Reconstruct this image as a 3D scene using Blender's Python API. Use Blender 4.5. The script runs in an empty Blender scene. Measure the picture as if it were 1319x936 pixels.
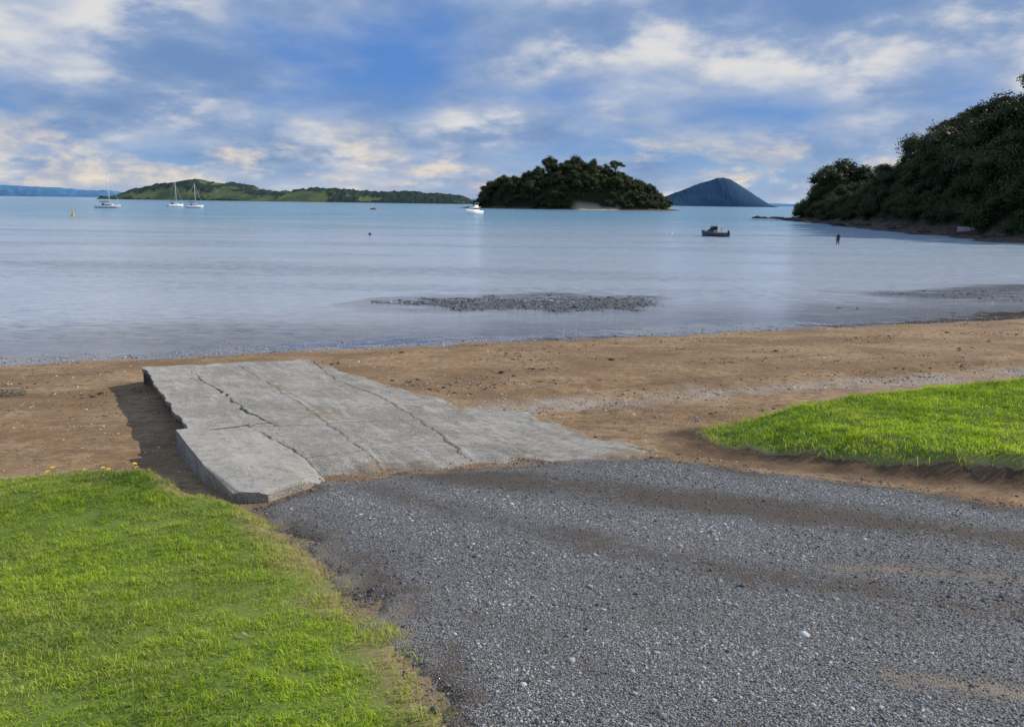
import bpy, math, random
import numpy as np
from mathutils import Matrix, Vector
rng=np.random.default_rng(7); random.seed(7)
C=bpy.context.scene.collection

# ------------------------------------------------------------ helpers
def link(o): C.objects.link(o); return o
def npmesh(name,V,Fs,mat=None,attrs=None,smooth=False,matidx=None):
    me=bpy.data.meshes.new(name)
    V=np.asarray(V,dtype=np.float32); me.vertices.add(len(V)); me.vertices.foreach_set('co',V.ravel())
    Fs=[np.asarray(f,dtype=np.int32) for f in Fs if len(f)]
    nl=sum(f.size for f in Fs); npoly=sum(len(f) for f in Fs)
    me.loops.add(nl); me.polygons.add(npoly)
    me.loops.foreach_set('vertex_index',np.concatenate([f.ravel() for f in Fs]))
    st=[];o=0
    for f in Fs:
        st.append(o+np.arange(len(f))*f.shape[1]); o+=f.size
    me.polygons.foreach_set('loop_start',np.concatenate(st).astype(np.int32))
    me.update(calc_edges=True)
    if smooth: me.polygons.foreach_set('use_smooth',np.ones(npoly,dtype=bool))
    if attrs:
        for k,a in attrs.items():
            at=me.attributes.new(k,'FLOAT','POINT'); at.data.foreach_set('value',np.asarray(a,dtype=np.float32))
    for m in (mat if isinstance(mat,(list,tuple)) else [mat]):
        if m: me.materials.append(m)
    if matidx is not None: me.polygons.foreach_set('material_index',np.asarray(matidx,dtype=np.int32))
    me.validate()
    return me
def obj(name,me,parent=None,loc=None,rot=None,scale=None):
    o=link(bpy.data.objects.new(name,me))
    if parent: o.parent=parent
    if loc is not None: o.location=loc
    if rot is not None: o.rotation_euler=rot
    if scale is not None: o.scale=scale if hasattr(scale,'__len__') else (scale,)*3
    return o
def thing(o,label,cat,group=None,kind=None):
    o["label"]=label; o["category"]=cat
    if group: o["group"]=group
    if kind: o["kind"]=kind
    return o
def ss(x,a,b):
    t=np.clip((x-a)/(b-a),0,1); return t*t*(3-2*t)
def hsh(i,j,s):
    h=np.sin(i*127.1+j*311.7+s*74.7)*43758.5453
    return h-np.floor(h)
def vn(x,y,s=0):
    xi=np.floor(x);yi=np.floor(y);fx=x-xi;fy=y-yi
    fx=fx*fx*(3-2*fx);fy=fy*fy*(3-2*fy)
    return (hsh(xi,yi,s)*(1-fx)+hsh(xi+1,yi,s)*fx)*(1-fy)+(hsh(xi,yi+1,s)*(1-fx)+hsh(xi+1,yi+1,s)*fx)*fy
def fbm(x,y,s=0,o=4):
    r=0;a=.5
    for k in range(o):
        r=r+a*(vn(x,y,s+k)-.5)*2; x=x*2.03+13.1;y=y*2.03+7.7;a*=.5
    return r
def sdp(x,y,P):
    P=np.array(P,float); d=np.full(x.shape,1e9); ins=np.zeros(x.shape,bool)
    n=len(P)
    for i in range(n):
        ax,ay=P[i];bx,by=P[(i+1)%n]
        ex,ey=bx-ax,by-ay
        t=np.clip(((x-ax)*ex+(y-ay)*ey)/(ex*ex+ey*ey+1e-12),0,1)
        d=np.minimum(d,np.hypot(x-ax-t*ex,y-ay-t*ey))
        if ay!=by:
            c=((ay>y)!=(by>y))&(x<(bx-ax)*(y-ay)/(by-ay)+ax); ins^=c
    return np.where(ins,d,-d)
def sdl(x,y,P):
    P=np.array(P,float); d=np.full(x.shape,1e9)
    for i in range(len(P)-1):
        ax,ay=P[i];bx,by=P[i+1];ex,ey=bx-ax,by-ay
        t=np.clip(((x-ax)*ex+(y-ay)*ey)/(ex*ex+ey*ey+1e-12),0,1)
        d=np.minimum(d,np.hypot(x-ax-t*ex,y-ay-t*ey))
    return d
# ------------------------------------------------------------ node helpers
def nd(nt,t,ins=None,**pr):
    n=nt.nodes.new(t)
    for k,v in pr.items(): setattr(n,k,v)
    if ins:
        for k,v in ins.items():
            s=n.inputs[k]
            if isinstance(v,bpy.types.NodeSocket): nt.links.new(v,s)
            elif isinstance(v,(tuple,list)) and s.type=='RGBA' and len(v)==3: s.default_value=(*v,1)
            else: s.default_value=v
    return n
def mixc(nt,f,a,b,blend='MIX'):
    return nd(nt,'ShaderNodeMix',{0:f,6:a,7:b},data_type='RGBA',blend_type=blend).outputs[2]
def math_(nt,op,a,b=0.,c=None,clamp=False):
    ins={0:a,1:b}
    if c is not None: ins[2]=c
    return nd(nt,'ShaderNodeMath',ins,operation=op,use_clamp=clamp).outputs[0]
def mapr(nt,v,a,b,c=0.,d=1.,sm=True):
    return nd(nt,'ShaderNodeMapRange',{0:v,1:a,2:b,3:c,4:d},interpolation_type='SMOOTHSTEP' if sm else 'LINEAR').outputs[0]
def noise(nt,vec,scale,detail=5,rough=.55,dist=0.,out=0):
    return nd(nt,'ShaderNodeTexNoise',{'Vector':vec,'Scale':scale,'Detail':detail,'Roughness':rough,'Distortion':dist}).outputs[out]
def attr(nt,name): return nd(nt,'ShaderNodeAttribute',attribute_name=name).outputs['Fac']
def newmat(name):
    m=bpy.data.materials.new(name); m.use_nodes=True; nt=m.node_tree; nt.nodes.clear()
    out=nt.nodes.new('ShaderNodeOutputMaterial'); return m,nt,out
def pos(nt): return nd(nt,'ShaderNodeNewGeometry').outputs['Position']
def objc(nt): return nd(nt,'ShaderNodeTexCoord').outputs['Object']
def mapv(nt,v,scale=(1,1,1),rot=(0,0,0),loc=(0,0,0)):
    return nd(nt,'ShaderNodeMapping',{'Vector':v,'Scale':scale,'Rotation':rot,'Location':loc}).outputs[0]
def simple(name,col,rough=.5,metal=0.,var=.15,scale=4.,spec=.5):
    m,nt,out=newmat(name)
    n=noise(nt,objc(nt),scale,4)
    f=mapr(nt,n,.3,.7,1-var,1+var)
    c=nd(nt,'ShaderNodeVectorMath',{0:col,3:f},operation='SCALE').outputs[0]
    b=nd(nt,'ShaderNodeBsdfPrincipled',{'Base Color':c,'Roughness':rough,'Metallic':metal,'Specular IOR Level':spec})
    nt.links.new(b.outputs[0],out.inputs[0]); return m

# ------------------------------------------------------------ ground survey (metres)
RL=[(-2.69,7.40),(-3.30,8.25),(-4.27,9.85),(-4.14,9.93),(-5.92,13.14),(-7.58,16.19)]
RR=[(0.53,8.69),(0.02,10.45),(-0.62,12.77),(-1.39,14.11),(-2.86,16.14),(-4.97,19.46)]
RN=[(-2.69,7.40),(-2.35,7.39),(-1.93,8.25),(-0.56,8.28),(0.53,8.69)]
RF=[(-7.58,16.19),(-6.75,17.6),(-5.9,18.75),(-4.97,19.46)]
RAMP=RN[:-1]+RR[:-1]+RF[::-1][:-1]+RL[::-1][:-1]
LAWN_A=[(-14,6.0),(-9,7.1),(-5.21,7.81),(-4.32,8.08),(-3.64,8.12),(-3.0,7.15),(-2.35,6.75),(-1.75,5.95),(-0.87,4.40),(-0.48,3.72),(-0.14,2.97),(0.15,1.5),(.35,-3),(-14,-3)]
LAWN_B=[(2.5,10.45),(3.4,11.0),(5.0,12.1),(6.88,13.0),(8.9,13.85),(14,15.7),(24,18.8),(24,-2),(13,3.0),(8,5.6),(4.85,7.25),(3.95,7.85),(3.1,8.7),(2.55,9.6)]
ROAD=[(-2.35,7.1),(-1.95,8.15),(-0.49,8.75),(0.55,8.95),(1.73,8.94),(2.75,7.94),(3.58,7.15),(4.25,6.29),(8,3.9),(14,.5),(14,-3),(.2,-3),(.0,1.5),(-0.33,3.02),(-0.66,3.90),(-1.32,5.31),(-2.0,6.42)]
APRON=[(-1.15,13.0),(0.30,12.7),(0.62,11.6),(1.2,10.2),(1.85,9.1),(0.3,8.73),(-.5,10.4),(-1.2,12.3)]
MUD=[(-7.6,33.4),(-6.0,36.6),(-1,39.0),(1.56,40.0),(7.4,37.8),(4.8,33.4),(-1.88,32.2)]
WEED=[(16.5,41.0),(24,44.5),(36,50),(36,42),(24.5,38.6),(20,38.9)]
def shore(x): return 26.2+0.345*x+np.where(x>40,0.02*(np.minimum(x,130)-40)**2,0)
def bz(x,y):
    s=(shore(x)-y)*.945
    k=np.clip((s-16)/1.5,-30,30)
    up=0.075*s+0.085*1.5*np.where((s-16)/1.5>29,(s-16)/1.5,np.log1p(np.exp(k)))
    return np.where(s<0,np.maximum(-4,.015*s),up)
def terrain(x,y):
    s=(shore(x)-y)*.945
    z=bz(x,y); z=np.minimum(z,6)
    z=z-.045*ss(s,0,.9)*ss(-s,-3.2,-1.2)
    i=(np.abs(x)<60)&(y<80)&(y>-10)
    sa=np.full(x.shape,-9.);sb=sa.copy();sr=sa.copy();sp=sa.copy();sm=sa.copy();sw=sa.copy();sk=sa.copy()
    sa[i]=sdp(x[i],y[i],LAWN_A);sb[i]=sdp(x[i],y[i],LAWN_B);sr[i]=sdp(x[i],y[i],ROAD);sk[i]=sdp(x[i],y[i],APRON)
    sp[i]=sdp(x[i],y[i],RAMP);sm[i]=sdp(x[i],y[i],MUD);sw[i]=sdp(x[i],y[i],WEED)
    wob=.12*fbm(x*2.2,y*2.2,5,3)
    z=z+ss(sa+wob,-.1,.25)*(.03+.20*ss(y,4.5,7.5))
    z=z+.28*ss(sb+wob*1.4,-.38,.50)*(.25+.75*ss(x,2.4,4.4))*(1-.35*ss(x,4.2,6)*ss(-y,-11,-9))
    prot=np.maximum.reduce([ss(sr,-.4,0),ss(sp,-.5,-.05),ss(sk,-.2,0)])
    beach=ss(s,-.5,1.5)*(1-prot)
    churn=np.maximum(ss(s,8,13)*ss(x,-1,1),.45*ss(fbm(x*.35,y*.6,6,3),.0,.35))
    z=z+beach*(.035*fbm(x*.9,y*.9,1,3)+.014*fbm(x*4.5,y*4.5,2,4)*(1+2.6*churn))
    rut=ss(-sdl(x,y,[(1.0,12.9),(3,14.6),(7,16.3),(12,18)]),-.35,-.05)+ss(-sdl(x,y,[(.4,14.3),(3,16.2),(7,18),(12,19.6)]),-.35,-.05)
    z=z-rut*.05*beach
    z=z-.12*ss(sp,.9,1.2)
    z=z+ss(s,-14,-1)*ss(-s,-3.2,0)*(.034*fbm(x*.22+y*.05,y*.8,9,4)+.020*fbm(x*2.5,y*4,11,3))
    z=z+ss(sm+1.7*fbm(x*.5,y*.6,21,3),-1.6,1.4)*(.142+.060*fbm(x*2.2,y*3.4,22,4)+.03*fbm(x*.5,y*.9,25,2))
    z=z+ss(sw+2.6*fbm(x*.3,y*.5,31,3),-1.5,2.0)*(np.clip(-.015*s,0,1)+.0+.060*fbm(x*.5,y*1.6,32,4))
    return z,s,sa,sb,sr,sp,sk,sm,sw
def tz(x,y): return terrain(np.atleast_1d(np.array(x,float)),np.atleast_1d(np.array(y,float)))[0]
def axis(segs,neg,posl,g=1.12):
    v=[]
    for a,b,s in segs: v+=list(np.arange(a,b,s))
    v.append(segs[-1][1])
    lo=[];st=segs[0][2];q=v[0]
    while q>-neg: st*=g; q-=st; lo.append(q)
    hi=[];st=segs[-1][2];q=v[-1]
    while q<posl: st*=g;q+=st;hi.append(q)
    return np.array(lo[::-1]+v+hi)
def gridfaces(nx,ny):
    i=np.arange(nx*ny).reshape(ny,nx)
    return np.stack([i[:-1,:-1],i[:-1,1:],i[1:,1:],i[1:,:-1]],-1).reshape(-1,4)

# ------------------------------------------------------------ ground
m_ground,nt,out=newmat('beach_sand')
p=pos(nt); z=nd(nt,'ShaderNodeSeparateXYZ',{0:p}).outputs[2]
n1=noise(nt,p,.5,6); n2=noise(nt,p,7.,8,.65); n3=noise(nt,p,70.,4,.7)
sand=mixc(nt,mapr(nt,n1,.35,.65),(.25,.15,.075),(.43,.285,.16))
sand=mixc(nt,mapr(nt,n2,.40,.68),sand,(.20,.125,.064))
damp=noise(nt,mapv(nt,p,(.5,2.2,1),(0,0,-.33)),.9,6,.6)
sand=mixc(nt,math_(nt,'MULTIPLY',mapr(nt,damp,.5,.68),.5),sand,(.14,.088,.048))
sand=mixc(nt,math_(nt,'MULTIPLY',mapr(nt,n3,.55,.75),.5),sand,(.65,.54,.40))
sand=mixc(nt,math_(nt,'MULTIPLY',mapr(nt,n3,.45,.25),.6),sand,(.08,.055,.035))
deb=math_(nt,'MULTIPLY',mapr(nt,noise(nt,mapv(nt,p,(1,2.2,1),(0,0,-.33)),5.,8,.75),.60,.68),mapr(nt,noise(nt,mapv(nt,p,(1,2.6,1),(0,0,-.33)),.45,3),.48,.58))
sand=mixc(nt,math_(nt,'MULTIPLY',deb,.8),sand,(.05,.035,.025))
vor=nd(nt,'ShaderNodeTexVoronoi',{'Vector':p,'Scale':28.})
spk=math_(nt,'MULTIPLY',mapr(nt,vor.outputs['Distance'],.22,.1),mapr(nt,nd(nt,'ShaderNodeSeparateColor',{0:vor.outputs['Color']}).outputs[0],.55,.75))
spk=math_(nt,'MULTIPLY',spk,mapr(nt,noise(nt,p,.8,4),.38,.56))
sand=mixc(nt,math_(nt,'MULTIPLY',spk,.85),sand,(.70,.66,.60))
sh=attr(nt,'shingle')
shc=mixc(nt,n3,(.14,.11,.09),(.62,.56,.49))
sand=mixc(nt,math_(nt,'MULTIPLY',sh,mapr(nt,n2,.38,.54),clamp=True),sand,shc)
soil=mixc(nt,n2,(.045,.027,.016),(.20,.125,.07))
soil=mixc(nt,attr(nt,'straw'),soil,mixc(nt,n3,(.14,.10,.055),(.46,.36,.22)))
sand=mixc(nt,attr(nt,'soil'),sand,soil)
wet=mapr(nt,math_(nt,'ADD',z,math_(nt,'MULTIPLY',mapr(nt,n1,.3,.7,-.5,.5),.06)),.15,.05)
wetc=mixc(nt,noise(nt,p,3.,6),(.10,.08,.065),(.20,.165,.135))
mud=attr(nt,'mud'); wetc=mixc(nt,mud,wetc,mixc(nt,n3,(.04,.038,.034),(.14,.135,.115)))
col=mixc(nt,wet,sand,wetc)
rough=mapr(nt,math_(nt,'SUBTRACT',wet,math_(nt,'MULTIPLY',mud,.4)),.0,1.,.9,.10)
wb=mapr(nt,math_(nt,'SUBTRACT',wet,mud),0.,1.,.9,.05)
bmp=nd(nt,'ShaderNodeBump',{'Strength':wb,'Distance':.03,'Height':math_(nt,'ADD',n2,math_(nt,'MULTIPLY',n3,.35))})
b=nd(nt,'ShaderNodeBsdfPrincipled',{'Base Color':col,'Roughness':rough,'Normal':bmp.outputs[0],'Specular IOR Level':mapr(nt,wet,0.,1.,.2,.9)})
nt.links.new(b.outputs[0],out.inputs[0])

gx=axis([(-30,-10,.25),(-10,11,.08),(11,30,.2)],22000,22000)
gy=axis([(-6,1,.3),(1,23,.08),(23,46,.16)],400,22000)
X,Y=np.meshgrid(gx,gy); x=X.ravel();y=Y.ravel()
Z,s,sa,sb,sr,sp,sk,sm,sw=terrain(x,y)
soil=np.maximum(ss(sb,-.8,-.1)*ss(x,1.2,2.4)*(ss(10.9-y+ .2*x,0,.8)),ss(sa,-.6,-.02)*ss(x,-3.3,-2.6)*.95)
soil=np.clip(np.maximum(soil,np.maximum(ss(sb,-.05,.1),ss(sa,-.05,.1))),0,1)
soil=np.clip(soil*(1+.5*fbm(x*3,y*3,3,3)),0,1)
straw=ss(sa,-.7,-.2)*ss(x,-3.6,-2.8)*ss(-x,-1.2,-.4)*np.clip(.8+.5*fbm(x*4,y*4,4,3),0,1)
l1=sdl(x,y,[(.2,13.0),(1.2,13.4),(4,14.4),(8,15.6),(14,17.6),(24,21)])
shing=ss(-l1+.6*fbm(x*1.2,y*1.2,12,3),-1.1,.1)*.85
shing=np.maximum(shing,ss(s,.1,.7)*ss(-s,-2.2,-1.0)*.7*ss(-x,-3,4))
shing=np.clip(shing*(1+1.3*fbm(x*1.6,y*1.6,8,4)),0,1)
mud_=np.clip(np.maximum(ss(sm,-2.2,-.3),ss(sw,-2.5,-.3)),0,1)
me=npmesh('ground',np.stack([x,y,Z],1),[gridfaces(len(gx),len(gy))],m_ground,{'soil':soil,'shingle':shing,'mud':mud_,'straw':straw},True)
o=obj('ground',me); o["kind"]="structure"

# ------------------------------------------------------------ water
m_water,nt,out=newmat('sea_water')
p=pos(nt); sep=nd(nt,'ShaderNodeSeparateXYZ',{0:p})
dep=attr(nt,'depth')
pv=mapv(nt,p,(.40,1.4,1),(0,0,-.3))
pl=mapv(nt,p,(.02,.11,1),(0,0,-.2))
w1=noise(nt,pv,2.6,7,.70,.3); w2=noise(nt,pv,.8,5,.6,.3); w3=noise(nt,pv,.12,5,.6,.3); big=noise(nt,pl,1.,5,.55)
far=mapr(nt,sep.outputs[1],28.,260.); mid=mapr(nt,sep.outputs[1],45.,160.)
hgt=math_(nt,'ADD',math_(nt,'ADD',math_(nt,'MULTIPLY',w1,2.2),math_(nt,'MULTIPLY',w2,2.4)),math_(nt,'MULTIPLY',math_(nt,'MULTIPLY',w3,18.),mid))
stg=math_(nt,'MULTIPLY',mapr(nt,big,.38,.62,.35,1.),mapr(nt,dep,.0,.25,.35,1.))
bmp=nd(nt,'ShaderNodeBump',{'Strength':stg,'Distance':.14,'Height':hgt})
c=mixc(nt,far,(.52,.57,.64),(.20,.39,.52))  # near end whitened to stand in for silvery sky reflection; far end turquoise
c=mixc(nt,mapr(nt,dep,.16,.0),c,(.64,.62,.62))
c=mixc(nt,math_(nt,'MULTIPLY',mapr(nt,w1,.44,.62),mapr(nt,big,.4,.6,.25,.65)),c,(.15,.22,.30))  # darker wave faces painted into the diffuse colour along the ripple noise
dif=nd(nt,'ShaderNodeBsdfDiffuse',{'Color':c,'Normal':bmp.outputs[0]})
tr=nd(nt,'ShaderNodeBsdfTransparent')
base=nd(nt,'ShaderNodeMixShader',{0:mapr(nt,dep,.0,.14,.35,1.),1:tr.outputs[0],2:dif.outputs[0]})
gl=nd(nt,'ShaderNodeBsdfGlossy',{'Color':(.98,.98,1.),'Roughness':.09,'Normal':bmp.outputs[0]})
fr=nd(nt,'ShaderNodeFresnel',{'IOR':1.36,'Normal':bmp.outputs[0]})
mx=nd(nt,'ShaderNodeMixShader',{0:math_(nt,'MINIMUM',fr.outputs[0],.78),1:base.outputs[0],2:gl.outputs[0]})
nt.links.new(mx.outputs[0],out.inputs[0])
wx=axis([(-30,42,.3)],22000,22000,1.15); wy=axis([(15,56,.25)],.1,22000,1.12)
X,Y=np.meshgrid(wx,wy);x=X.ravel();y=Y.ravel()
Z=terrain(x,y)[0]
F=gridfaces(len(wx),len(wy)); keep=(Z[F].min(1)<.08); F=F[keep]
me=npmesh('sea_water',np.stack([x,y,np.zeros_like(x)],1),[F],m_water,{'depth':np.clip(-Z,0,5)},True)
o=obj('water',me); o["kind"]="structure"

# ------------------------------------------------------------ road
m_road,nt,out=newmat('gravel_road')
p=pos(nt); n1=noise(nt,p,.9,5);n2=noise(nt,p,9.,6,.7)
v1=nd(nt,'ShaderNodeTexVoronoi',{'Vector':p,'Scale':105.,'Randomness':1.})
vc=nd(nt,'ShaderNodeSeparateColor',{0:v1.outputs['Color']}).outputs[0]
g=mixc(nt,vc,(.085,.085,.088),(.42,.415,.41))
g=mixc(nt,mapr(nt,v1.outputs['Distance'],.35,.75),g,(.05,.046,.043))
d=attr(nt,'dirt'); dm=mapr(nt,math_(nt,'ADD',d,mapr(nt,n2,.3,.7,-.35,.35)),.25,.95)
dirt=mixc(nt,n2,(.058,.043,.032),(.15,.11,.075))
dirt=mixc(nt,attr(nt,'pale'),dirt,mixc(nt,n2,(.20,.155,.11),(.42,.35,.265)))
g=mixc(nt,math_(nt,'MULTIPLY',dm,.88),g,dirt)
bmp=nd(nt,'ShaderNodeBump',{'Strength':.9,'Distance':.009,'Height':math_(nt,'SUBTRACT',1.,v1.outputs['Distance'])})
b=nd(nt,'ShaderNodeBsdfPrincipled',{'Base Color':g,'Roughness':.85,'Normal':bmp.outputs[0],'Specular IOR Level':.3})
nt.links.new(b.outputs[0],out.inputs[0])
def pale_dirt(x,y,sr=None):
    w=.35*fbm(x*1.6,y*1.6,47,3)
    a=ss(-sdl(x,y,[(1.75,3.3),(2.6,2.9),(3.4,2.4)])+w,-.35,.05)
    b=ss(-sdl(x,y,[(2.1,4.9),(3.1,4.5),(4.6,4.0)])+w,-.22,.1)
    c=ss(-sdl(x,y,[(.7,4.3),(1.4,4.0)])+w,-.18,.1)*.4
    v=ss(-sdl(x,y,[(-2.2,7.0),(-1.9,6.3),(-1.2,5.1),(-.6,3.9),(-.3,3.0),(0,1.5)])+w,-.22,.1)*.8
    n=ss(-sdl(x,y,[(-1.9,8.1),(-.5,8.5),(.6,8.9),(1.8,8.9)])+w,-.30,.1)*.6
    return np.clip(np.maximum.reduce([a,b*.8,c,v,n]),0,1)
def road_dirt(x,y,sr):
    e=1-ss(sr+.4*fbm(x*2,y*2,44,3),.0,.6)
    t1=ss(-sdl(x,y,[(-.6,8.3),(1.0,7.4),(2.6,6.1),(5,4.4),(8,2.5)])+.3*fbm(x,y,48,3),-.75,-.0)
    t2=ss(-sdl(x,y,[(-1.6,8.0),(-.4,6.6),(1.0,5.3),(2.6,4.1),(4.5,3)])+.2*fbm(x*1.3,y*1.3,49,3),-.40,-.05)*.6
    t3=ss(-sdl(x,y,[(-1.9,7.2),(-1.1,5.6),(-.1,4.1),(.9,2.9)])+.2*fbm(x*1.3,y*1.3,50,3),-.30,-.0)*.35
    patch=ss(fbm(x*.9,y*.9,41,4),.1,.55)*.4
    return np.clip(np.maximum.reduce([e*.8,t1*1.0*(1+.6*fbm(x*1.5,y*1.5,43,3)),t2*(1+.6*fbm(x*1.5,y*1.5,46,3)),t3,patch,pale_dirt(x,y)*.9]),0,1)
def roadz(x,y): return .02*fbm(x*.7,y*.7,51,3)+.006*fbm(x*5,y*5,52,2)
def sheet(name,poly,step,x0,x1,y0,y1,off,mat,extra,wob=.1,marg=.16,attrs=None,sink=.05):
    ax=np.arange(x0,x1,step);ay=np.arange(y0,y1,step)
    X,Y=np.meshgrid(ax,ay);x=X.ravel();y=Y.ravel()
    Z=terrain(x,y)[0]
    sd=sdp(x,y,poly)
    F=gridfaces(len(ax),len(ay)); k=(sd+wob*fbm(x*2.5,y*2.5,61,4)+wob*.4*fbm(x*14,y*14,63,3))
    keep=k[F].min(1)>-marg; F=F[keep]
    used=np.unique(F); mp=np.zeros(len(x),int)-1; mp[used]=np.arange(len(used)); F=mp[F]
    z=Z+off+(extra(x,y) if extra else 0)
    z=z-(off+sink)*(1-ss(k,-marg*.8,marg*.5))
    at={k2:f(x,y,k)[used] for k2,f in (attrs or {}).items()}
    return npmesh(name,np.stack([x,y,z],1)[used],[F],mat,at,True)
rz=lambda x,y:np.maximum(roadz(x,y),-.012)
me=sheet('gravel_road',ROAD,.05,-2.9,10,.5,9.7,.022,m_road,rz,attrs={'dirt':road_dirt,'pale':pale_dirt},wob=.28)
o=obj('road',me); o["kind"]="structure"

# ------------------------------------------------------------ boat ramp
m_con,nt,out=newmat('old_concrete')
p=pos(nt);n1=noise(nt,p,1.1,6,.6);n2=noise(nt,p,7.,9,.72);n3=noise(nt,p,80.,4,.7)
c=mixc(nt,mapr(nt,n1,.36,.64),(.26,.245,.215),(.43,.405,.36))
c=mixc(nt,mapr(nt,n2,.44,.60,0.,.55),c,(.17,.155,.135))
pr_=mapv(nt,p,(1,1,1),(0,0,-.47))
c=mixc(nt,mapr(nt,noise(nt,mapv(nt,pr_,(2.6,.35,1)),2.4,7,.68),.5,.66,0.,.65),c,(.54,.51,.45))
c=mixc(nt,mapr(nt,noise(nt,mapv(nt,pr_,(3.,.25,1),(0,0,0),(5,2,0)),2.,6,.68),.52,.66,0.,.6),c,(.18,.15,.12))
c=mixc(nt,mapr(nt,n3,.5,.68),c,(.68,.645,.59)); c=mixc(nt,mapr(nt,n3,.47,.34),c,(.08,.073,.066))
c=mixc(nt,math_(nt,'MULTIPLY',attr(nt,'pale'),mapr(nt,n2,.65,.4,.15,.5)),c,(.52,.495,.44))
st=attr(nt,'sand'); c=mixc(nt,mapr(nt,math_(nt,'ADD',st,mapr(nt,n2,.3,.7,-.35,.35)),.40,.98,0.,.8),c,mixc(nt,n3,(.16,.12,.08),(.38,.295,.20)))
c=mixc(nt,attr(nt,'crack'),c,(.04,.034,.027))
side_shade=attr(nt,'side_shade'); c=mixc(nt,math_(nt,'MULTIPLY',side_shade,mapr(nt,n2,.3,.65,.5,.95)),c,(.08,.07,.055))  # underside shadow painted dark onto the ramp's side faces
bmp=nd(nt,'ShaderNodeBump',{'Strength':.9,'Distance':.026,'Height':math_(nt,'ADD',n2,math_(nt,'MULTIPLY',n3,.6))})
b=nd(nt,'ShaderNodeBsdfPrincipled',{'Base Color':c,'Roughness':.85,'Normal':bmp.outputs[0],'Specular IOR Level':.2}); nt.links.new(b.outputs[0],out.inputs[0])
def plerp(P,t):
    P=np.array(P);d=np.r_[0,np.cumsum(np.hypot(*np.diff(P,axis=0).T))];d/=d[-1]
    return np.stack([np.interp(t,d,P[:,0]),np.interp(t,d,P[:,1])],-1)
na,ntt=220,560
a=np.linspace(0,1,na);tt=np.linspace(0,1,ntt)
Lp=plerp(RL,tt)[:,None];Rp=plerp(RR,tt)[:,None];Np=plerp(RN,a)[None];Fp=plerp(RF,a)[None]
A=a[None,:,None];T=tt[:,None,None]
P=(1-A)*Lp+A*Rp+(1-T)*Np+T*Fp-((1-A)*(1-T)*np.array(RN[0])+A*(1-T)*np.array(RN[-1])+(1-A)*T*np.array(RF[0])+A*T*np.array(RF[-1]))
ew=fbm(tt*26,tt*0+3.3,101,5)
P[:,:,0]+=((1-A[:,:,0])**14)*(.08*ew*ss(tt,.28,.4)+.006*ew)[:,None]+((A[:,:,0])**14)*(.22*fbm(tt*18,tt*0+1.1,102,4))[:,None]
P[:,:,1]+=(T[:,:,0]**30)*(.3*fbm(a*9,a*0+5,103,4))[None,:]+((1-T[:,:,0])**40)*(.30*fbm(a*12,a*0+6,104,4)*ss(a,.2,.3))[None,:]
x=P[:,:,0].ravel();y=P[:,:,1].ravel();AA=np.tile(a,ntt);TT=np.repeat(tt,na)
offL=np.interp(TT,[0,.06,.25,.5,1],[.10,.16,.30,.33,.36]);offR=np.interp(TT,[0,1],[.03,.08])
Zr=bz(x,y)+offR+(offL-offR)*(1-AA)**1.3
Zr=Zr+.014*fbm(x*1.2,y*1.2,105,3)+.009*fbm(x*6,y*6,106,5)*ss(AA,.0,.05)
dn=ss(TT+.03*fbm(AA*9,AA*0,108,4),0,.10)
near=bz(x,y)-.03
Zr=np.where(AA>.2,Zr*(1-(1-dn)*ss(AA,.2,.34))+near*(1-dn)*ss(AA,.2,.34),Zr)-.05*ss(AA,.95,1)*(1-ss(TT,.8,.95))
CR=[([(-6.75,16.4),(-5.9,14.9),(-5.11,13.59),(-3.88,11.48),(-3.27,10.67)],.010,.04),
    ([(-4.3,10.2),(-3.55,10.46),(-2.64,9.27),(-1.93,8.3)],.007,.028),
    ([(-4.97,19.46),(-3.6,15.93),(-2.3,13.74),(-1.1,10.9),(-0.3,8.5)],.008,.016),
    ([(-6.1,17.6),(-4.6,14.9),(-3.2,12.2),(-1.4,8.6)],.006,.012),
    ([(-7.2,15.7),(-4.68,16.9),(-3.6,17.3)],.007,.018),
    ([(-3.27,10.67),(-2.2,11.3),(-.4,12.1)],.006,.01),
    ([(-2.4,9.0),(-1.6,9.6),(-.2,9.9)],.005,.01),
    ([(-5.6,14.3),(-6.1,14.9),(-5.7,15.9)],.006,.015)]
crk=np.zeros(len(x));dz=np.zeros(len(x))
for pl,w,dp in CR:
    d=sdl(x+.08*fbm(x*3.4,y*3.4,111,6),y+.08*fbm(x*3.4,y*3.4,112,6),pl); ww=w*(1+1.3*fbm(x*2,y*2,113,3))+.002
    f=1-ss(d,ww*.45,ww*1.5+.006); crk=np.maximum(crk,f*(.85 if w>.008 else .7)); dz=np.maximum(dz,f*dp)
Zr-=dz
slab=[(-2.5,7.2),(-4.6,9.9),(-4.3,10.2),(-3.55,10.46),(-2.64,9.27),(-1.93,8.3)]
sdslab=sdp(x,y,slab)
Zr+=.022*ss(sdslab,-.02,.03)
strip=[(-7.9,16.2),(-4.4,9.9),(-3.27,10.67),(-5.11,13.59),(-6.75,16.4)]
Zr+=.018*ss(sdp(x,y,strip),-.02,.03)
palem=np.maximum(ss(sdslab,-.01,.02),.35*ss(sdp(x,y,strip),-.01,.02))
sandm=np.clip(.42*ss(fbm(x*.9,y*.6,121,4),.0,.38)+.85*(1-ss(TT,0,.10))*ss(AA,.25,.4)+.65*ss(AA,.88,1)+.35*ss(-sdl(x,y,[(-1.4,8.6),(-3,12),(-5,16)]),-.45,0),0,1)
V=np.stack([x,y,Zr],1)
F=[gridfaces(na,ntt)]
idx=np.arange(na*ntt).reshape(ntt,na)
ring=np.concatenate([idx[:,0],idx[-1,1:],idx[::-1,-1][1:],idx[0,::-1][1:-1]])
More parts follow.
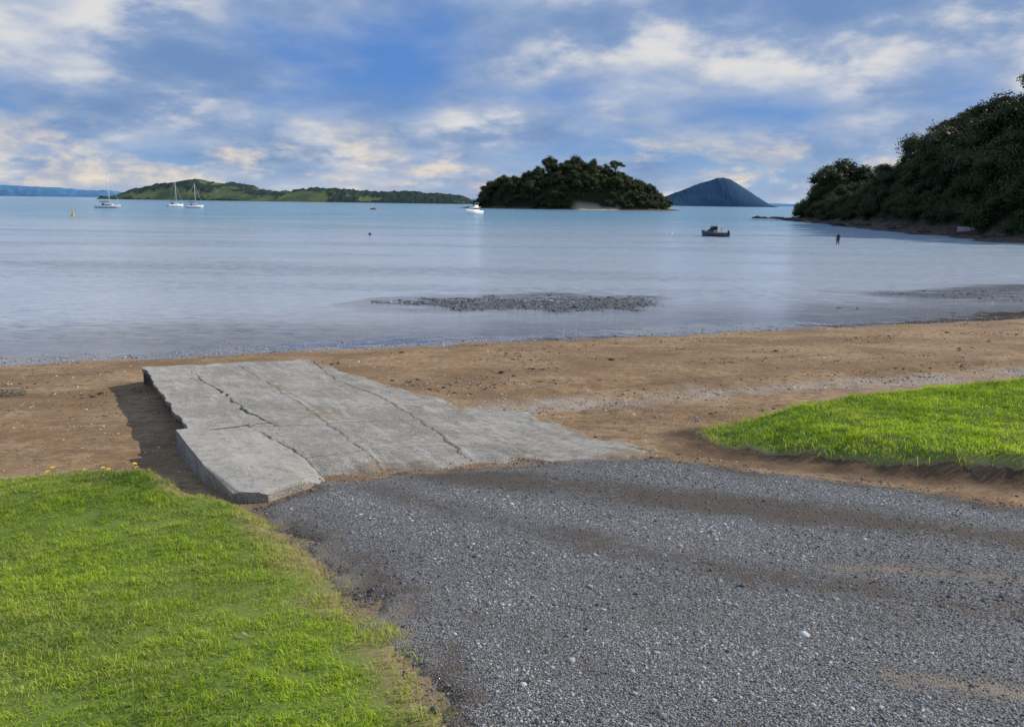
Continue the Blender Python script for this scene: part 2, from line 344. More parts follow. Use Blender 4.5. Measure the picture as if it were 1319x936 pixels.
rv=V[ring]; n0=len(V); allV=[V,rv.copy()];prev=n0+np.arange(len(ring));side_shade_=[np.zeros(n0),np.zeros(len(ring))]
isL=np.zeros(len(ring));isL[:ntt]=1
und=isL*ss(TT[ring],.3,.4)*.16
for lv,dp in enumerate([.06,.16,.55]):
    inw=np.array([.874,.30]); q=rv.copy()
    k=fbm(ring*0.11,ring*0.0+lv*3,131,3)
    q[:,2]-=dp*(1+.15*k)
    sh=(und*[.0,.8,1.1][lv]+.012*k*(1 if lv else 0))
    q[:,0]+=inw[0]*sh*isL;q[:,1]+=inw[1]*sh*isL
    new=n0+len(ring)*(lv+1)+np.arange(len(ring)); allV.append(q)
    side_shade_.append(np.full(len(ring),[.2,.75,1][lv])*(.15+.85*(TT[ring]>.33)))  # painted shade deepens downward, strongest along the undercut far stretch
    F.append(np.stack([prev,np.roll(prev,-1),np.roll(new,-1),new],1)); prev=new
Vt=np.concatenate(allV);z0=np.zeros(len(Vt)-n0)
me=npmesh('ramp_slab',Vt,F,m_con,{'crack':np.r_[crk,z0],'sand':np.r_[sandm,z0],'side_shade':np.concatenate(side_shade_),'pale':np.r_[palem,z0]},True)
ramp=obj('boat_ramp',None,loc=(-3.5,12,0)); thing(ramp,"cracked grey concrete boat ramp running down the sandy beach","boat ramp")
sl=obj('ramp_slab',me,ramp,loc=(3.5,-12,0))
me=sheet('ramp_apron',APRON,.03,-1.8,2.3,8.2,13.5,.022,m_con,lambda x,y:.014*fbm(x*3,y*3,141,4),wob=.35,marg=.12,
  attrs={'crack':lambda x,y,sd:x*0,'sand':lambda x,y,sd:np.clip(.35+.6*fbm(x*1.2,y*1.2,142,3)+.5*(1-ss(sd,0,.3)),0,1),'side_shade':lambda x,y,sd:x*0,'pale':lambda x,y,sd:ss(sd,.0,.2)*.5})
obj('ramp_apron',me,ramp,loc=(3.5,-12,0))

# ------------------------------------------------------------ stones
t=(1+5**.5)/2
ICO=np.array([(-1,t,0),(1,t,0),(-1,-t,0),(1,-t,0),(0,-1,t),(0,1,t),(0,-1,-t),(0,1,-t),(t,0,-1),(t,0,1),(-t,0,-1),(-t,0,1)],float);ICO/=np.linalg.norm(ICO[0])
ICF=np.array([(0,11,5),(0,5,1),(0,1,7),(0,7,10),(0,10,11),(1,5,9),(5,11,4),(11,10,2),(10,7,6),(7,1,8),(3,9,4),(3,4,2),(3,2,6),(3,6,8),(3,8,9),(4,9,5),(2,4,11),(6,2,10),(8,6,7),(9,8,1)])
def stones(name,P,size,mat,flat=.6,jit=.28,tint=None):
    n=len(P)
    q=rng.normal(size=(n,4));q/=np.linalg.norm(q,axis=1)[:,None];w,a,b,c=q.T
    R=np.stack([1-2*(b*b+c*c),2*(a*b-c*w),2*(a*c+b*w),2*(a*b+c*w),1-2*(a*a+c*c),2*(b*c-a*w),2*(a*c-b*w),2*(b*c+a*w),1-2*(a*a+b*b)],1).reshape(n,3,3)
    B=ICO[None]*(1+rng.normal(size=(n,12,1))*jit*.6)
    B=B*(rng.uniform(.55,1.1,(n,1,3)))*size[:,None,None]
    V=np.einsum('nij,nkj->nki',R,B); V[:,:,2]*=flat; V+=P[:,None,:]
    F=(ICF[None]+12*np.arange(n)[:,None,None]).reshape(-1,3)
    if tint is None: tint=rng.random(n)
    return npmesh(name,V.reshape(-1,3),[F],mat,{'tint':np.repeat(tint,12)})
def stonemat(name,a,b,c):
    m,nt,out=newmat(name); tt=attr(nt,'tint')
    r=nd(nt,'ShaderNodeValToRGB',{0:tt}); cr=r.color_ramp
    cr.elements[0].color=(*a,1);cr.elements[1].color=(*c,1);e=cr.elements.new(.6);e.color=(*b,1)
    cc=nd(nt,'ShaderNodeVectorMath',{0:r.outputs[0],3:mapr(nt,noise(nt,pos(nt),160.,3),.3,.7,.75,1.25)},operation='SCALE').outputs[0]
    bb=nd(nt,'ShaderNodeBsdfPrincipled',{'Base Color':cc,'Roughness':.8,'Specular IOR Level':.3})
    nt.links.new(bb.outputs[0],out.inputs[0]); return m
m_st=stonemat('crushed_gravel',(.068,.065,.065),(.25,.25,.255),(.60,.595,.58))
N=290000
x=rng.uniform(-2.9,7.5,N);y=2.2+7.8*rng.random(N)**1.25
k=(np.abs(x)<.76*y+.2); x=x[k];y=y[k]
Z,s,sa,sb,sr,sp,*_=terrain(x,y)
dd=road_dirt(x,y,sr);pl_=pale_dirt(x,y)
k=(sr+.35*fbm(x*3,y*3,71,3)>-.6*rng.random(len(x))**2)&(rng.random(len(x))>np.maximum(dd*.55,pl_*.75))&(sp<.7*rng.random(len(x))); x=x[k];y=y[k];Z=Z[k];dd=dd[k];sr=sr[k];spk_=sp[k]
size=np.exp(rng.normal(-5.40,.42,len(x)))*(1+.05*(y-3))
big=rng.random(len(x))<.025; size[big]*=1.9
P=np.stack([x,y,Z+(.022+rz(x,y))*ss(sr,-.15,.15)+size*.05+.02*ss(spk_,-.02,.1)],1)
tint=np.clip(rng.random(len(x))*(1-.72*dd)+.30*fbm(x*1.1,y*1.1,45,4)+.02,0,1)
o=obj('gravel',stones('gravel',P,size,m_st,tint=tint)); o["kind"]="stuff"; o["label"]="loose grey crushed gravel on the access road"; o["category"]="gravel"
m_sh=stonemat('beach_shells',(.12,.10,.08),(.42,.37,.31),(.80,.77,.72))
N=150000
x=rng.uniform(-17,24,N);y=rng.uniform(8.5,33,N)
Z,s,sa,sb,sr,sp,sk,sm,sw=terrain(x,y)
l1=sdl(x,y,[(.2,13.0),(1.2,13.4),(4,14.4),(8,15.6),(14,17.6),(24,21)])
l2=sdl(x,y,[(-.6,13.6),(1.5,12.9),(2.6,11.6)])
dens=.10+.95*ss(-l1+.6*fbm(x*1.2,y*1.2,12,3),-1.0,.1)+.5*ss(-l2,-.8,-.1)+.6*ss(s,.0,.5)*ss(-s,-2.2,-.8)*(.35+.65*ss(-x,-4,3))+.3*ss(fbm(x*.5,y*.8,81,3),.05,.4)
k=(rng.random(N)<dens)&(Z>0.0)&(sa<-.05)&(sb<-.02)&(sr<-.05)&(sp<-.03)&(np.abs(x)<.75*y+1);x=x[k];y=y[k];Z=Z[k]
size=np.exp(rng.normal(-4.4,.45,len(x)))
o=obj('beach_shells',stones('beach_shells',np.stack([x,y,Z+size*.1],1),size,m_sh,.5)); o["kind"]="stuff"; o["label"]="broken shells and small pebbles strewn on sand"; o["category"]="shells"
N=70000
x=rng.uniform(-14,24,N);y=rng.uniform(9,30,N)
Z,s,sa,sb,sr,sp,sk,sm,sw=terrain(x,y)
xr=x*.945+y*.326;yr=-x*.326+y*.945
m1=ss(fbm(xr*.45,yr*1.7,151,4),.18,.42)*.9+.6*ss(-np.abs(s-9.2+1.2*fbm(x*.4,y*.1,152,2)),-.35,0)*ss(fbm(x*1.2,y*1.2,153,3),-.1,.3)
k=(rng.random(N)<m1*.75)&(s>1.2)&(sa<-.1)&(sb<-.1)&(sr<-.1)&(sk<-.05)&(sp<-.05)&(np.abs(x)<.75*y+1);x=x[k];y=y[k];Z=Z[k]
m_wr=stonemat('beach_wrack',(.025,.018,.012),(.06,.042,.028),(.13,.09,.055))
size=np.exp(rng.normal(-4.0,.5,len(x)))
o=obj('seaweed_debris',stones('seaweed_debris',np.stack([x,y,Z+size*.05],1),size,m_wr,.35,.5)); o["kind"]="stuff"; o["label"]="dark dried seaweed crumbs scattered over beach sand"; o["category"]="seaweed"
N=34000
x=np.concatenate([rng.uniform(-10,9,N),rng.uniform(15,36,N//2)]);y=np.concatenate([rng.uniform(31,42,N),rng.uniform(37,50,N//2)])
Z,s,sa,sb,sr,sp,sk,sm,sw=terrain(x,y)
k=(Z>-.035)&((sm>-2.2)|(sw>-2.))&(rng.random(len(x))<.5);x=x[k];y=y[k];Z=Z[k]
size=np.exp(rng.normal(-3.55,.45,len(x)))
m_mudst=stonemat('mud_bank_shells',(.045,.044,.044),(.14,.135,.13),(.48,.47,.45))
o=obj('mud_bank_shells',stones('mud_bank_shells',np.stack([x,y,Z+.007],1),size,m_mudst,.45)); o["kind"]="stuff"; o["label"]="dark oyster shells on an exposed mud bank"; o["category"]="shells"

# ------------------------------------------------------------ lawns
m_turf,nt,out=newmat('turf_soil')
p=pos(nt);n2=noise(nt,p,14.,6,.7);n4=noise(nt,p,60.,5,.7)
c=mixc(nt,n2,(.065,.11,.02),(.20,.29,.05));c=mixc(nt,mapr(nt,n4,.4,.7,0.,.5),c,(.33,.31,.12)); c=mixc(nt,attr(nt,'edge'),c,mixc(nt,n2,(.13,.09,.05),(.40,.31,.18)))
b=nd(nt,'ShaderNodeBsdfPrincipled',{'Base Color':c,'Roughness':.95,'Specular IOR Level':.1}); nt.links.new(b.outputs[0],out.inputs[0])
me=sheet('lawn_turf',LAWN_A,.06,-12,.8,1.0,8.7,.02,m_turf,None,wob=.22,attrs={'edge':lambda x,y,sd:(1-ss(sd,.02,.34))*.95})
o=obj('lawn',me);o["kind"]="structure"
me=sheet('lawn_turf',LAWN_B,.06,1.6,18,3,17.5,.012,m_turf,None,wob=.12,marg=.1,attrs={'edge':lambda x,y,sd:(1-ss(sd,.0,.15))*.95},sink=.03)
o=obj('lawn',me);o["kind"]="structure"
def grassmat(name,dark,lite,dry):
    m,nt,out=newmat(name)
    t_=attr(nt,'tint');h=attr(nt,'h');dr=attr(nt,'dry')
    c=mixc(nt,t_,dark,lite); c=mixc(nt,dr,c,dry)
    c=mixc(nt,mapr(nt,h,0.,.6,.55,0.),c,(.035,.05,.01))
    d1=nd(nt,'ShaderNodeBsdfPrincipled',{'Base Color':c,'Roughness':.5,'Specular IOR Level':.25})
    d2=nd(nt,'ShaderNodeBsdfTranslucent',{'Color':c})
    mx=nd(nt,'ShaderNodeMixShader',{0:.42,1:d1.outputs[0],2:d2.outputs[0]})
    nt.links.new(mx.outputs[0],out.inputs[0]);return m
m_ga=grassmat('lawn_grass',(.085,.185,.015),(.50,.66,.05),(.58,.52,.20))
m_gb=grassmat('bank_grass',(.18,.33,.014),(.60,.78,.035),(.55,.56,.15))
def blades(name,x,y,z,L,W,lean,tint,dry,mat):
    n=len(x);a=rng.uniform(0,2*np.pi,n);la=rng.uniform(0,2*np.pi,n)
    w=np.stack([np.cos(a),np.sin(a),np.zeros(n)],1)*W[:,None]*.5
    ld=np.stack([np.cos(la),np.sin(la),np.zeros(n)],1)
    B=np.stack([x,y,z],1); up=np.array([0,0,1.])
    M=B+up*(L*.55)[:,None]+ld*(L*lean*.3)[:,None]
    T=B+up*(L*(1-.35*lean))[:,None]+ld*(L*lean)[:,None]
    V=np.stack([B-w,B+w,M+w*.85,M-w*.85,T],1).reshape(-1,3)
    i=5*np.arange(n)[:,None]
    hh=np.tile([0,0,.5,.5,1.],n)
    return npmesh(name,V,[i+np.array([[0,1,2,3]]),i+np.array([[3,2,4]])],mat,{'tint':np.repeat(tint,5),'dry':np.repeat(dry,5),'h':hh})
def lawn(name,poly,n,x0,x1,y0,y1,Lm,Wm,mat,label,edgeL,dryedge,wob):
    x=rng.uniform(x0,x1,n);y=rng.uniform(y0,y1,n)
    k=(np.abs(x)<.74*y+.5);x=x[k];y=y[k]
    Z=terrain(x,y)[0];sd=sdp(x,y,poly)+wob*fbm(x*2.5,y*2.5,61,4)+wob*.4*fbm(x*14,y*14,63,3)
    bare=fbm(x*3,y*3,91,3)
    k=(sd>-.06*rng.random(len(x)))&(rng.random(len(x))<np.where(sd<dryedge,.15+.85*ss(sd/dryedge+bare*.9,0,1),1))&(rng.random(len(x))<1-.25*ss(bare,.15,.5));x=x[k];y=y[k];Z=Z[k];sd=sd[k]
    cl=fbm(x*1.3,y*1.3,95,3);cf=fbm(x*9,y*9,96,3)
    L=Lm*rng.uniform(.6,1.3,len(x))*(1+.6*cl+1.1*cf)*(1+edgeL*ss(-sd,-.25,0))
    L=np.maximum(L,Lm*.42)
    W=Wm*rng.uniform(.7,1.3,len(x))
    tint=np.clip(.52+.95*fbm(x*1.2,y*1.2,97,4)+.6*cf+rng.normal(0,.18,len(x)),0,1)
    dry=np.clip((rng.random(len(x))<.08+.34*ss(fbm(x*1.1,y*1.1,98,3),.02,.40)+.6*(sd<dryedge*.7))*rng.uniform(.3,1,len(x)),0,1)
    o=obj(name,blades(name,x,y,Z+.012,L,W,rng.uniform(.15,1.1,len(x)),tint,dry,mat));o["kind"]="stuff";o["label"]=label;o["category"]="grass"
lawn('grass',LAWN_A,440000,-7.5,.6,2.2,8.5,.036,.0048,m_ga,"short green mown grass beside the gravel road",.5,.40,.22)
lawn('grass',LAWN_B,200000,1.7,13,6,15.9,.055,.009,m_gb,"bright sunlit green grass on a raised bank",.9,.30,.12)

# ------------------------------------------------------------ headland and island
m_hill,nt,out=newmat('hill_soil_rock')
p=pos(nt);z=nd(nt,'ShaderNodeSeparateXYZ',{0:p}).outputs[2];n1=noise(nt,p,.35,7,.7);n2=noise(nt,p,1.6,6,.7)
rock=mixc(nt,mapr(nt,n1,.35,.65),(.04,.032,.026),(.15,.115,.085)); rock=mixc(nt,mapr(nt,n2,.5,.7),rock,(.22,.18,.14))
c=mixc(nt,mapr(nt,math_(nt,'ADD',z,mapr(nt,n1,.3,.7,-1.,1.)),1.0,2.2),rock,(.018,.028,.010))
c=mixc(nt,attr(nt,'pale'),c,(.5,.44,.34))
b=nd(nt,'ShaderNodeBsdfPrincipled',{'Base Color':c,'Roughness':.9,'Specular IOR Level':.2,'Normal':nd(nt,'ShaderNodeBump',{'Strength':1.,'Distance':.5,'Height':n2}).outputs[0]}); nt.links.new(b.outputs[0],out.inputs[0])
HL=[(120,55),(78,88),(71,112),(76,150),(84,200),(92,255),(96,278),(104,292),(130,306),(180,330),(420,360),(420,40)]
def hillz(x,y):
    sd=sdp(x,y,HL)
    f=np.interp(y,[60,150,190,212,232,255,285,320],[1.05,1.05,.93,.72,.42,.38,.28,.3])
    h=.7+30.5*(1-np.exp(-np.maximum(sd,0)/23))*f+ss(sd,0,10)*1.6*fbm(x*.06,y*.06,201,3)
    lo=.55+.085*np.minimum(sd,0)+.45*fbm(x*.22,y*.22,202,4)
    return np.where(sd>0,h+.45*fbm(x*.22,y*.22,202,4)*(1-ss(sd,0,6)),lo),sd
ax=np.arange(52,420,2.);ay=np.arange(40,360,2.)
X,Y=np.meshgrid(ax,ay);x=X.ravel();y=Y.ravel();z,sd=hillz(x,y)
F=gridfaces(len(ax),len(ay));F=F[sd[F].min(1)>-16]
u=np.unique(F);mp=np.zeros(len(x),int);mp[u]=np.arange(len(u))
o=obj('hill',npmesh('hill',np.stack([x,y,z],1)[u],[mp[F]],m_hill,{'pale':np.zeros(len(u))},True));o["kind"]="structure"
IC=(42.,612.)
def islz(x,y):
    dx=(x-IC[0])/72;dy=(y-IC[1])/42
    r=np.sqrt(dx*dx+dy*dy)*(1+.06*fbm(x*.03,y*.03,211,3))
    prof=np.interp(dx,[-1,-.9,-.75,-.58,-.40,-.22,-.05,.15,.30,.48,.65,.85,1],[.5,7,13,16,20,26,28.5,27.5,24,22,15,8,.5])
    h=np.where(r<1,.8+prof*np.sqrt(np.clip(1-dy**2*1.1,0,1))*ss(1-r,0,.16),1.0-(r-1)*9+.8*fbm(x*.15,y*.15,212,3))
    return h,r
ax=np.arange(-50,135,2.);ay=np.arange(550,675,2.);X,Y=np.meshgrid(ax,ay);x=X.ravel();y=Y.ravel();z,r=islz(x,y)
F=gridfaces(len(ax),len(ay));F=F[z[F].max(1)>-2]
u=np.unique(F);mp=np.zeros(len(x),int);mp[u]=np.arange(len(u))
pale=(ss(x,38,46)*ss(-x,-76,-68)*ss(-y,-592,-580)*ss(-z,-1.9,-1.3))[u]
o=obj('island',npmesh('island',np.stack([x,y,z],1)[u],[mp[F]],m_hill,{'pale':pale},True));o["kind"]="structure"

# ------------------------------------------------------------ trees
def tube(pts,rad,n=6):
    pts=np.array(pts,float);V=[];F=[]
    for i,(q,r) in enumerate(zip(pts,rad)):
        d=pts[min(i+1,len(pts)-1)]-pts[max(i-1,0)];d/=np.linalg.norm(d)+1e-9
        u=np.cross(d,[.3,.9,.1]);u/=np.linalg.norm(u);v=np.cross(d,u)
        for k in range(n):
            a=2*np.pi*k/n;V.append(q+r*(np.cos(a)*u+np.sin(a)*v))
    for i in range(len(pts)-1):
        for k in range(n): F.append((i*n+k,i*n+(k+1)%n,(i+1)*n+(k+1)%n,(i+1)*n+k))
    return np.array(V),np.array(F)
m_leaf,nt,out=newmat('tree_foliage')
t_=attr(nt,'tint');oi=nd(nt,'ShaderNodeObjectInfo').outputs['Random']
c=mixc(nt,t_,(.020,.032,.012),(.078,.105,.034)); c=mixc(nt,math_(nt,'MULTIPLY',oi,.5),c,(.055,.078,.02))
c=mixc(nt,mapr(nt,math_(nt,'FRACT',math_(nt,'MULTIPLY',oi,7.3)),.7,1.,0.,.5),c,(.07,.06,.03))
d1=nd(nt,'ShaderNodeBsdfPrincipled',{'Base Color':c,'Roughness':.6,'Specular IOR Level':.25});d2=nd(nt,'ShaderNodeBsdfTranslucent',{'Color':c})
mx=nd(nt,'ShaderNodeMixShader',{0:.2,1:d1.outputs[0],2:d2.outputs[0]});nt.links.new(mx.outputs[0],out.inputs[0])
m_bark=simple('tree_bark',(.07,.055,.042),.9,var=.4)
def tree(seed,H=9.,W=9.,nl=13,zlo=.30,leaf=.36,nleaf=270,squash=.75,lr=(.15,.26)):
    r=np.random.default_rng(seed)
    lob=[]
    for k in range(nl):
        a=r.uniform(0,2*np.pi);rr=W*.36*np.sqrt(r.random());zz=H*(zlo+(.86-zlo)*r.random()*(1-.35*(rr/(W*.36))**2))
        lob.append((rr*np.cos(a),rr*np.sin(a),zz,W*r.uniform(*lr)))
    lob.append((r.normal()*.4,r.normal()*.4,H*.84,W*.17))
    V=[];tint=[];F3=[];F4=[];cv=0
    tv,tf=[],[];off=0
    top=np.array([r.normal()*.3,r.normal()*.3,H*.55])
    tb=[(0,0,-1.5),(r.normal()*.1,r.normal()*.1,H*.15),(top[0]*.6,top[1]*.6,H*.35),tuple(top),(top[0]*1.2,top[1]*1.2,H*.8)]
    v_,f_=tube(tb,[.36,.28,.22,.15,.05]);tv.append(v_);tf.append(f_);off=len(v_)
    for (lx,ly,lz,lrad) in lob[:8]:
        s0=np.array([top[0]*.5,top[1]*.5,min(H*.45,lz*.7)]);e=np.array([lx,ly,lz])
        v_,f_=tube([s0,(s0+e)/2+[0,0,-.2],e],[.13,.09,.03],5);tv.append(v_);tf.append(f_+off);off+=len(v_)
    for (lx,ly,lz,lrad) in lob:
        base=r.uniform(.1,.7)
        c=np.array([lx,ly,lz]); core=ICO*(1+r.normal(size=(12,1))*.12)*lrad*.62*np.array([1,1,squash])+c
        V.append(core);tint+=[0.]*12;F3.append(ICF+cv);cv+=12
        m=nleaf
        d=r.normal(size=(m,3));d[:,2]+=.35;d/=np.linalg.norm(d,axis=1)[:,None]
        cl=1+.22*np.sin(d[:,0]*6+seed)*np.sin(d[:,1]*7+lx)+.16*r.normal(size=m)
        P=c+d*(lrad*cl*(.9))[:,None]*np.array([1,1,squash])
        nrm=d+r.normal(size=(m,3))*.8;nrm/=np.linalg.norm(nrm,axis=1)[:,None]
        u=np.cross(nrm,r.normal(size=(m,3)));u/=np.linalg.norm(u,axis=1)[:,None];v=np.cross(nrm,u)
        s=leaf*r.uniform(.5,1.2,m)[:,None]
        q=np.stack([P-u*s*.5,P+v*s*.35,P+u*s*.5,P-v*s*.35],1).reshape(-1,3)
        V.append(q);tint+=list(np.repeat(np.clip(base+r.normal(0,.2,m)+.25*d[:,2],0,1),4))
        F4.append(cv+4*np.arange(m)[:,None]+np.arange(4)[None]);cv+=4*m
    V=np.concatenate(V);F3=np.concatenate(F3);F4=np.concatenate(F4);TV=np.concatenate(tv);TF=np.concatenate(tf)
    crown=npmesh('crown',V,[F3,F4],m_leaf,{'tint':tint})
    trunk=npmesh('trunk',TV,[TF],m_bark,{'tint':np.zeros(len(TV))},True)
    both=npmesh('tree',np.concatenate([V,TV]),[F3,F4,TF+len(V)],[m_leaf,m_bark],{'tint':list(tint)+[0]*len(TV)},matidx=[0]*(len(F3)+len(F4))+[1]*len(TF))
    return crown,trunk,both
VAR=[tree(11),tree(12,10,9,16),tree(13,8,9.5,14,.25),tree(14,10.5,9.5,18,.25,lr=(.13,.22)),tree(15,9,10,16,.2),tree(16,8.5,8,12,.2)]
LOW=[tree(31,7,8.5,15,.08),tree(32,6,9,15,.05)]
WIDE=[tree(41,8.5,12,22,.22,lr=(.10,.18)),tree(42,7.5,13,24,.2,lr=(.09,.17))]
UMB=tree(21,11,12,16,.60,squash=.55,lr=(.10,.17)); 
UMB2=tree(22,12,10,11,.62,squash=.5,lr=(.10,.18))
TALL=tree(23,13,8.5,16,.35,lr=(.14,.22))
def place_tree(x,y,z,sc,v,parts,label,group,zs=1.):
    rot=(0,0,random.uniform(0,6.28))
    s3=(sc*random.uniform(.9,1.1),sc,sc*zs*random.uniform(.85,1.15))
    if parts:
        e=obj('tree',None,loc=(x,y,z),rot=rot,scale=s3)
        e.empty_display_size=.5
        obj('crown',v[0],e);obj('trunk',v[1],e)
    else: e=obj('tree',v[2],loc=(x,y,z),rot=rot,scale=s3)
    thing(e,label,"tree",group)
def scatter(n,gen,mind):
    pts=[]
    for _ in range(60000):
        q=gen()
        if q is None: continue
        if all((q[0]-w[0])**2+(q[1]-w[1])**2>mind**2 for w in pts): pts.append(q)
        if len(pts)>=n: break
    return pts
def gh():
    x=random.uniform(70,200);y=random.uniform(85,300)
    if x/y>.70: return None
    z,sd=hillz(np.array([x]),np.array([y]))
    if sd[0]<2.5 or sd[0]>48: return None
    return (x,y,z[0],sd[0])
pts=scatter(112,gh,5.6)
for (x,y,z,sd) in pts:
    sc_=random.choice([.6,.8,.95,1.05,1.2,1.35])*(.85 if sd<4 else 1)
    if 212<y<252: sc_=min(sc_,.8)
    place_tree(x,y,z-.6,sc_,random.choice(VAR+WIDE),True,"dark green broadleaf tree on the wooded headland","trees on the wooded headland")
def gl_():
    x=random.uniform(68,120);y=random.uniform(100,284)
    if x/y>.70: return None
    z,sd=hillz(np.array([x]),np.array([y]))
    if sd[0]<.2 or sd[0]>5: return None
    return (x,y,z[0],sd[0])
for (x,y,z,sd) in scatter(46,gl_,4.0):
    place_tree(x,y,z-.5,random.uniform(.6,.95),random.choice(LOW),True,"low spreading tree overhanging the rocky headland shore","trees along the headland shore")
for (x,y,sc,v) in [(105.5,195,.95,UMB),(101,262,1.6,VAR[1]),(97.5,258,1.35,VAR[3]),(105,264,1.5,VAR[3]),(112,176,1.0,UMB2),(98,156,1.0,TALL),(106,168,1.0,UMB),(108,205,1.15,UMB)]:
    z=hillz(np.array([x]),np.array([y]))[0][0]
    place_tree(x,y,z-.3,sc,v,True,"tall spreading tree rising above the headland canopy","trees on the wooded headland")
def gi():
    x=random.uniform(-32,115);y=random.uniform(568,640)
    z,r=islz(np.array([x]),np.array([y]))
    if r[0]>.965: return None
    return (x,y,z[0],r[0])
pts=scatter(108,gi,6.0)
for (x,y,z,r) in pts:
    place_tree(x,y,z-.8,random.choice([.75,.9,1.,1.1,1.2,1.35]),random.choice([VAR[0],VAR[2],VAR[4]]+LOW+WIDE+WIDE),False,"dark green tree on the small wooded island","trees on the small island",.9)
def gf():
    x=random.uniform(-30,113);y=random.uniform(568,612)
    z,r=islz(np.array([x]),np.array([y]))
    if not .62<r[0]<.985 or (40<x<74 and y<592 and r[0]>.94): return None
    return (x,y,z[0],r[0])
for (x,y,z,r) in scatter(78,gf,4.6):
    place_tree(x,y,z-.6,random.uniform(.7,1.15),random.choice(LOW+[VAR[4]]),False,"low dark green tree near the island shore","trees on the small island")
for (x,y,sc,v) in [(73,598,1.35,UMB),(26,600,1.35,WIDE[0]),(44,606,1.5,WIDE[1]),(58,604,1.3,VAR[4]),(99,600,1.2,VAR[2]),(-8,598,1.2,WIDE[0])]:
    z=islz(np.array([x]),np.array([y]))[0][0]
    place_tree(x,y,z-.5,sc,v,False,"taller tree standing above the island canopy","trees on the small island")

# ------------------------------------------------------------ distant land
def range_(name,pts,yc,depth,mat,namp,seed,nscale=25.,wood=None):
    xs=np.array([q[0] for q in pts]);hs=np.array([q[1] for q in pts])
    ax=np.linspace(xs[0],xs[-1],420);ay=np.linspace(-1,1,36)
    X,Y=np.meshgrid(ax,ay);x=X.ravel();t=Y.ravel()
    h=np.interp(x,xs,hs); prof=np.clip(1-np.abs(t)**1.8,0,1)
    y=yc+t*depth
    n=fbm(x/nscale,y/nscale,seed,4)
    w=ss(fbm(x/60,y/40,seed+5,4)+(np.interp(x,*wood) if wood else 0),-.03,.1)
    z=h*prof*(1+.12*fbm(x/120,y/120,seed+9,3)*(1-prof))+(np.abs(n)+.3)*namp*np.clip(prof*4,0,1)*(.15+1.6*w)-1*(1-prof)
    z=np.where(np.abs(t)>.99,-3,z)
    o=obj(name,npmesh(name,np.stack([x,y,z],1),[gridfaces(len(ax),len(ay))],mat,{'wood':w},True));o["kind"]="structure"
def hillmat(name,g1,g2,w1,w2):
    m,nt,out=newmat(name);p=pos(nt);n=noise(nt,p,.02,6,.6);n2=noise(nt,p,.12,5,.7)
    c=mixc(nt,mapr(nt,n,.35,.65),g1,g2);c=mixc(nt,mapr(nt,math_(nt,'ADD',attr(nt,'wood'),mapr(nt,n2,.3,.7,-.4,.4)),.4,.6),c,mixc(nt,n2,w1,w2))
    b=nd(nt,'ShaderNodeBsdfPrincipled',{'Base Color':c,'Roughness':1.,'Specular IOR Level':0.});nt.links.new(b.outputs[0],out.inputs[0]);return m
k=1.74
prof=[(155,0),(168,7),(185,13),(215,20),(240,25),(252,26),(270,22),(290,20),(310,18),(335,13),(355,11),(370,10),(400,14),(440,13),(480,10),(520,11),(560,9.5),(590,7),(604,0)]
range_('hills',[((u-656.5)/1055*1800,h*k*.96+ (2 if h>0 else 0)) for u,h in prof],1800,150,hillmat('pasture_hills',(.06,.09,.06),(.125,.155,.08),(.028,.045,.045),(.05,.072,.065)),4.5,301,14.,([-870,-700,-640,-500,-400,-330,-300,-100],[-.02,-.08,.02,.12,-.02,.15,.4,.5]))  # pasture and wood tones with slight aerial haze mixed into the colours
prof=[(835,0),(850,11),(870,19),(890,27),(905,31.5),(915,35),(923,36.5),(932,34.5),(940,30),(958,19),(970,10),(983,0)]
range_('hill',[((u-656.5)/1055*3500,h*3.3) for u,h in prof],3500,160,hillmat('hazy_cone_hill',(.045,.085,.155),(.05,.095,.165),(.038,.075,.14),(.046,.088,.155)),2.2,311,45.)  # blue base colours stand in for aerial haze over the cone
m_far=hillmat('distant_land',(.10,.24,.42),(.12,.26,.44),(.09,.22,.40),(.11,.24,.42))  # light blue is painted distance haze, not the land's own colour
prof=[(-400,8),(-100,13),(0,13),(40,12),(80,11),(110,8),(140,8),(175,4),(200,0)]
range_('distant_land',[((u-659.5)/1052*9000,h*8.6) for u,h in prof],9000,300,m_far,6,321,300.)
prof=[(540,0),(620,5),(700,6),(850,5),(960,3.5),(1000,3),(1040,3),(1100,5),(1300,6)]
range_('distant_land',[((u-659.5)/1052*9500,h*9.) for u,h in prof],9500,300,m_far,5,331,300.)

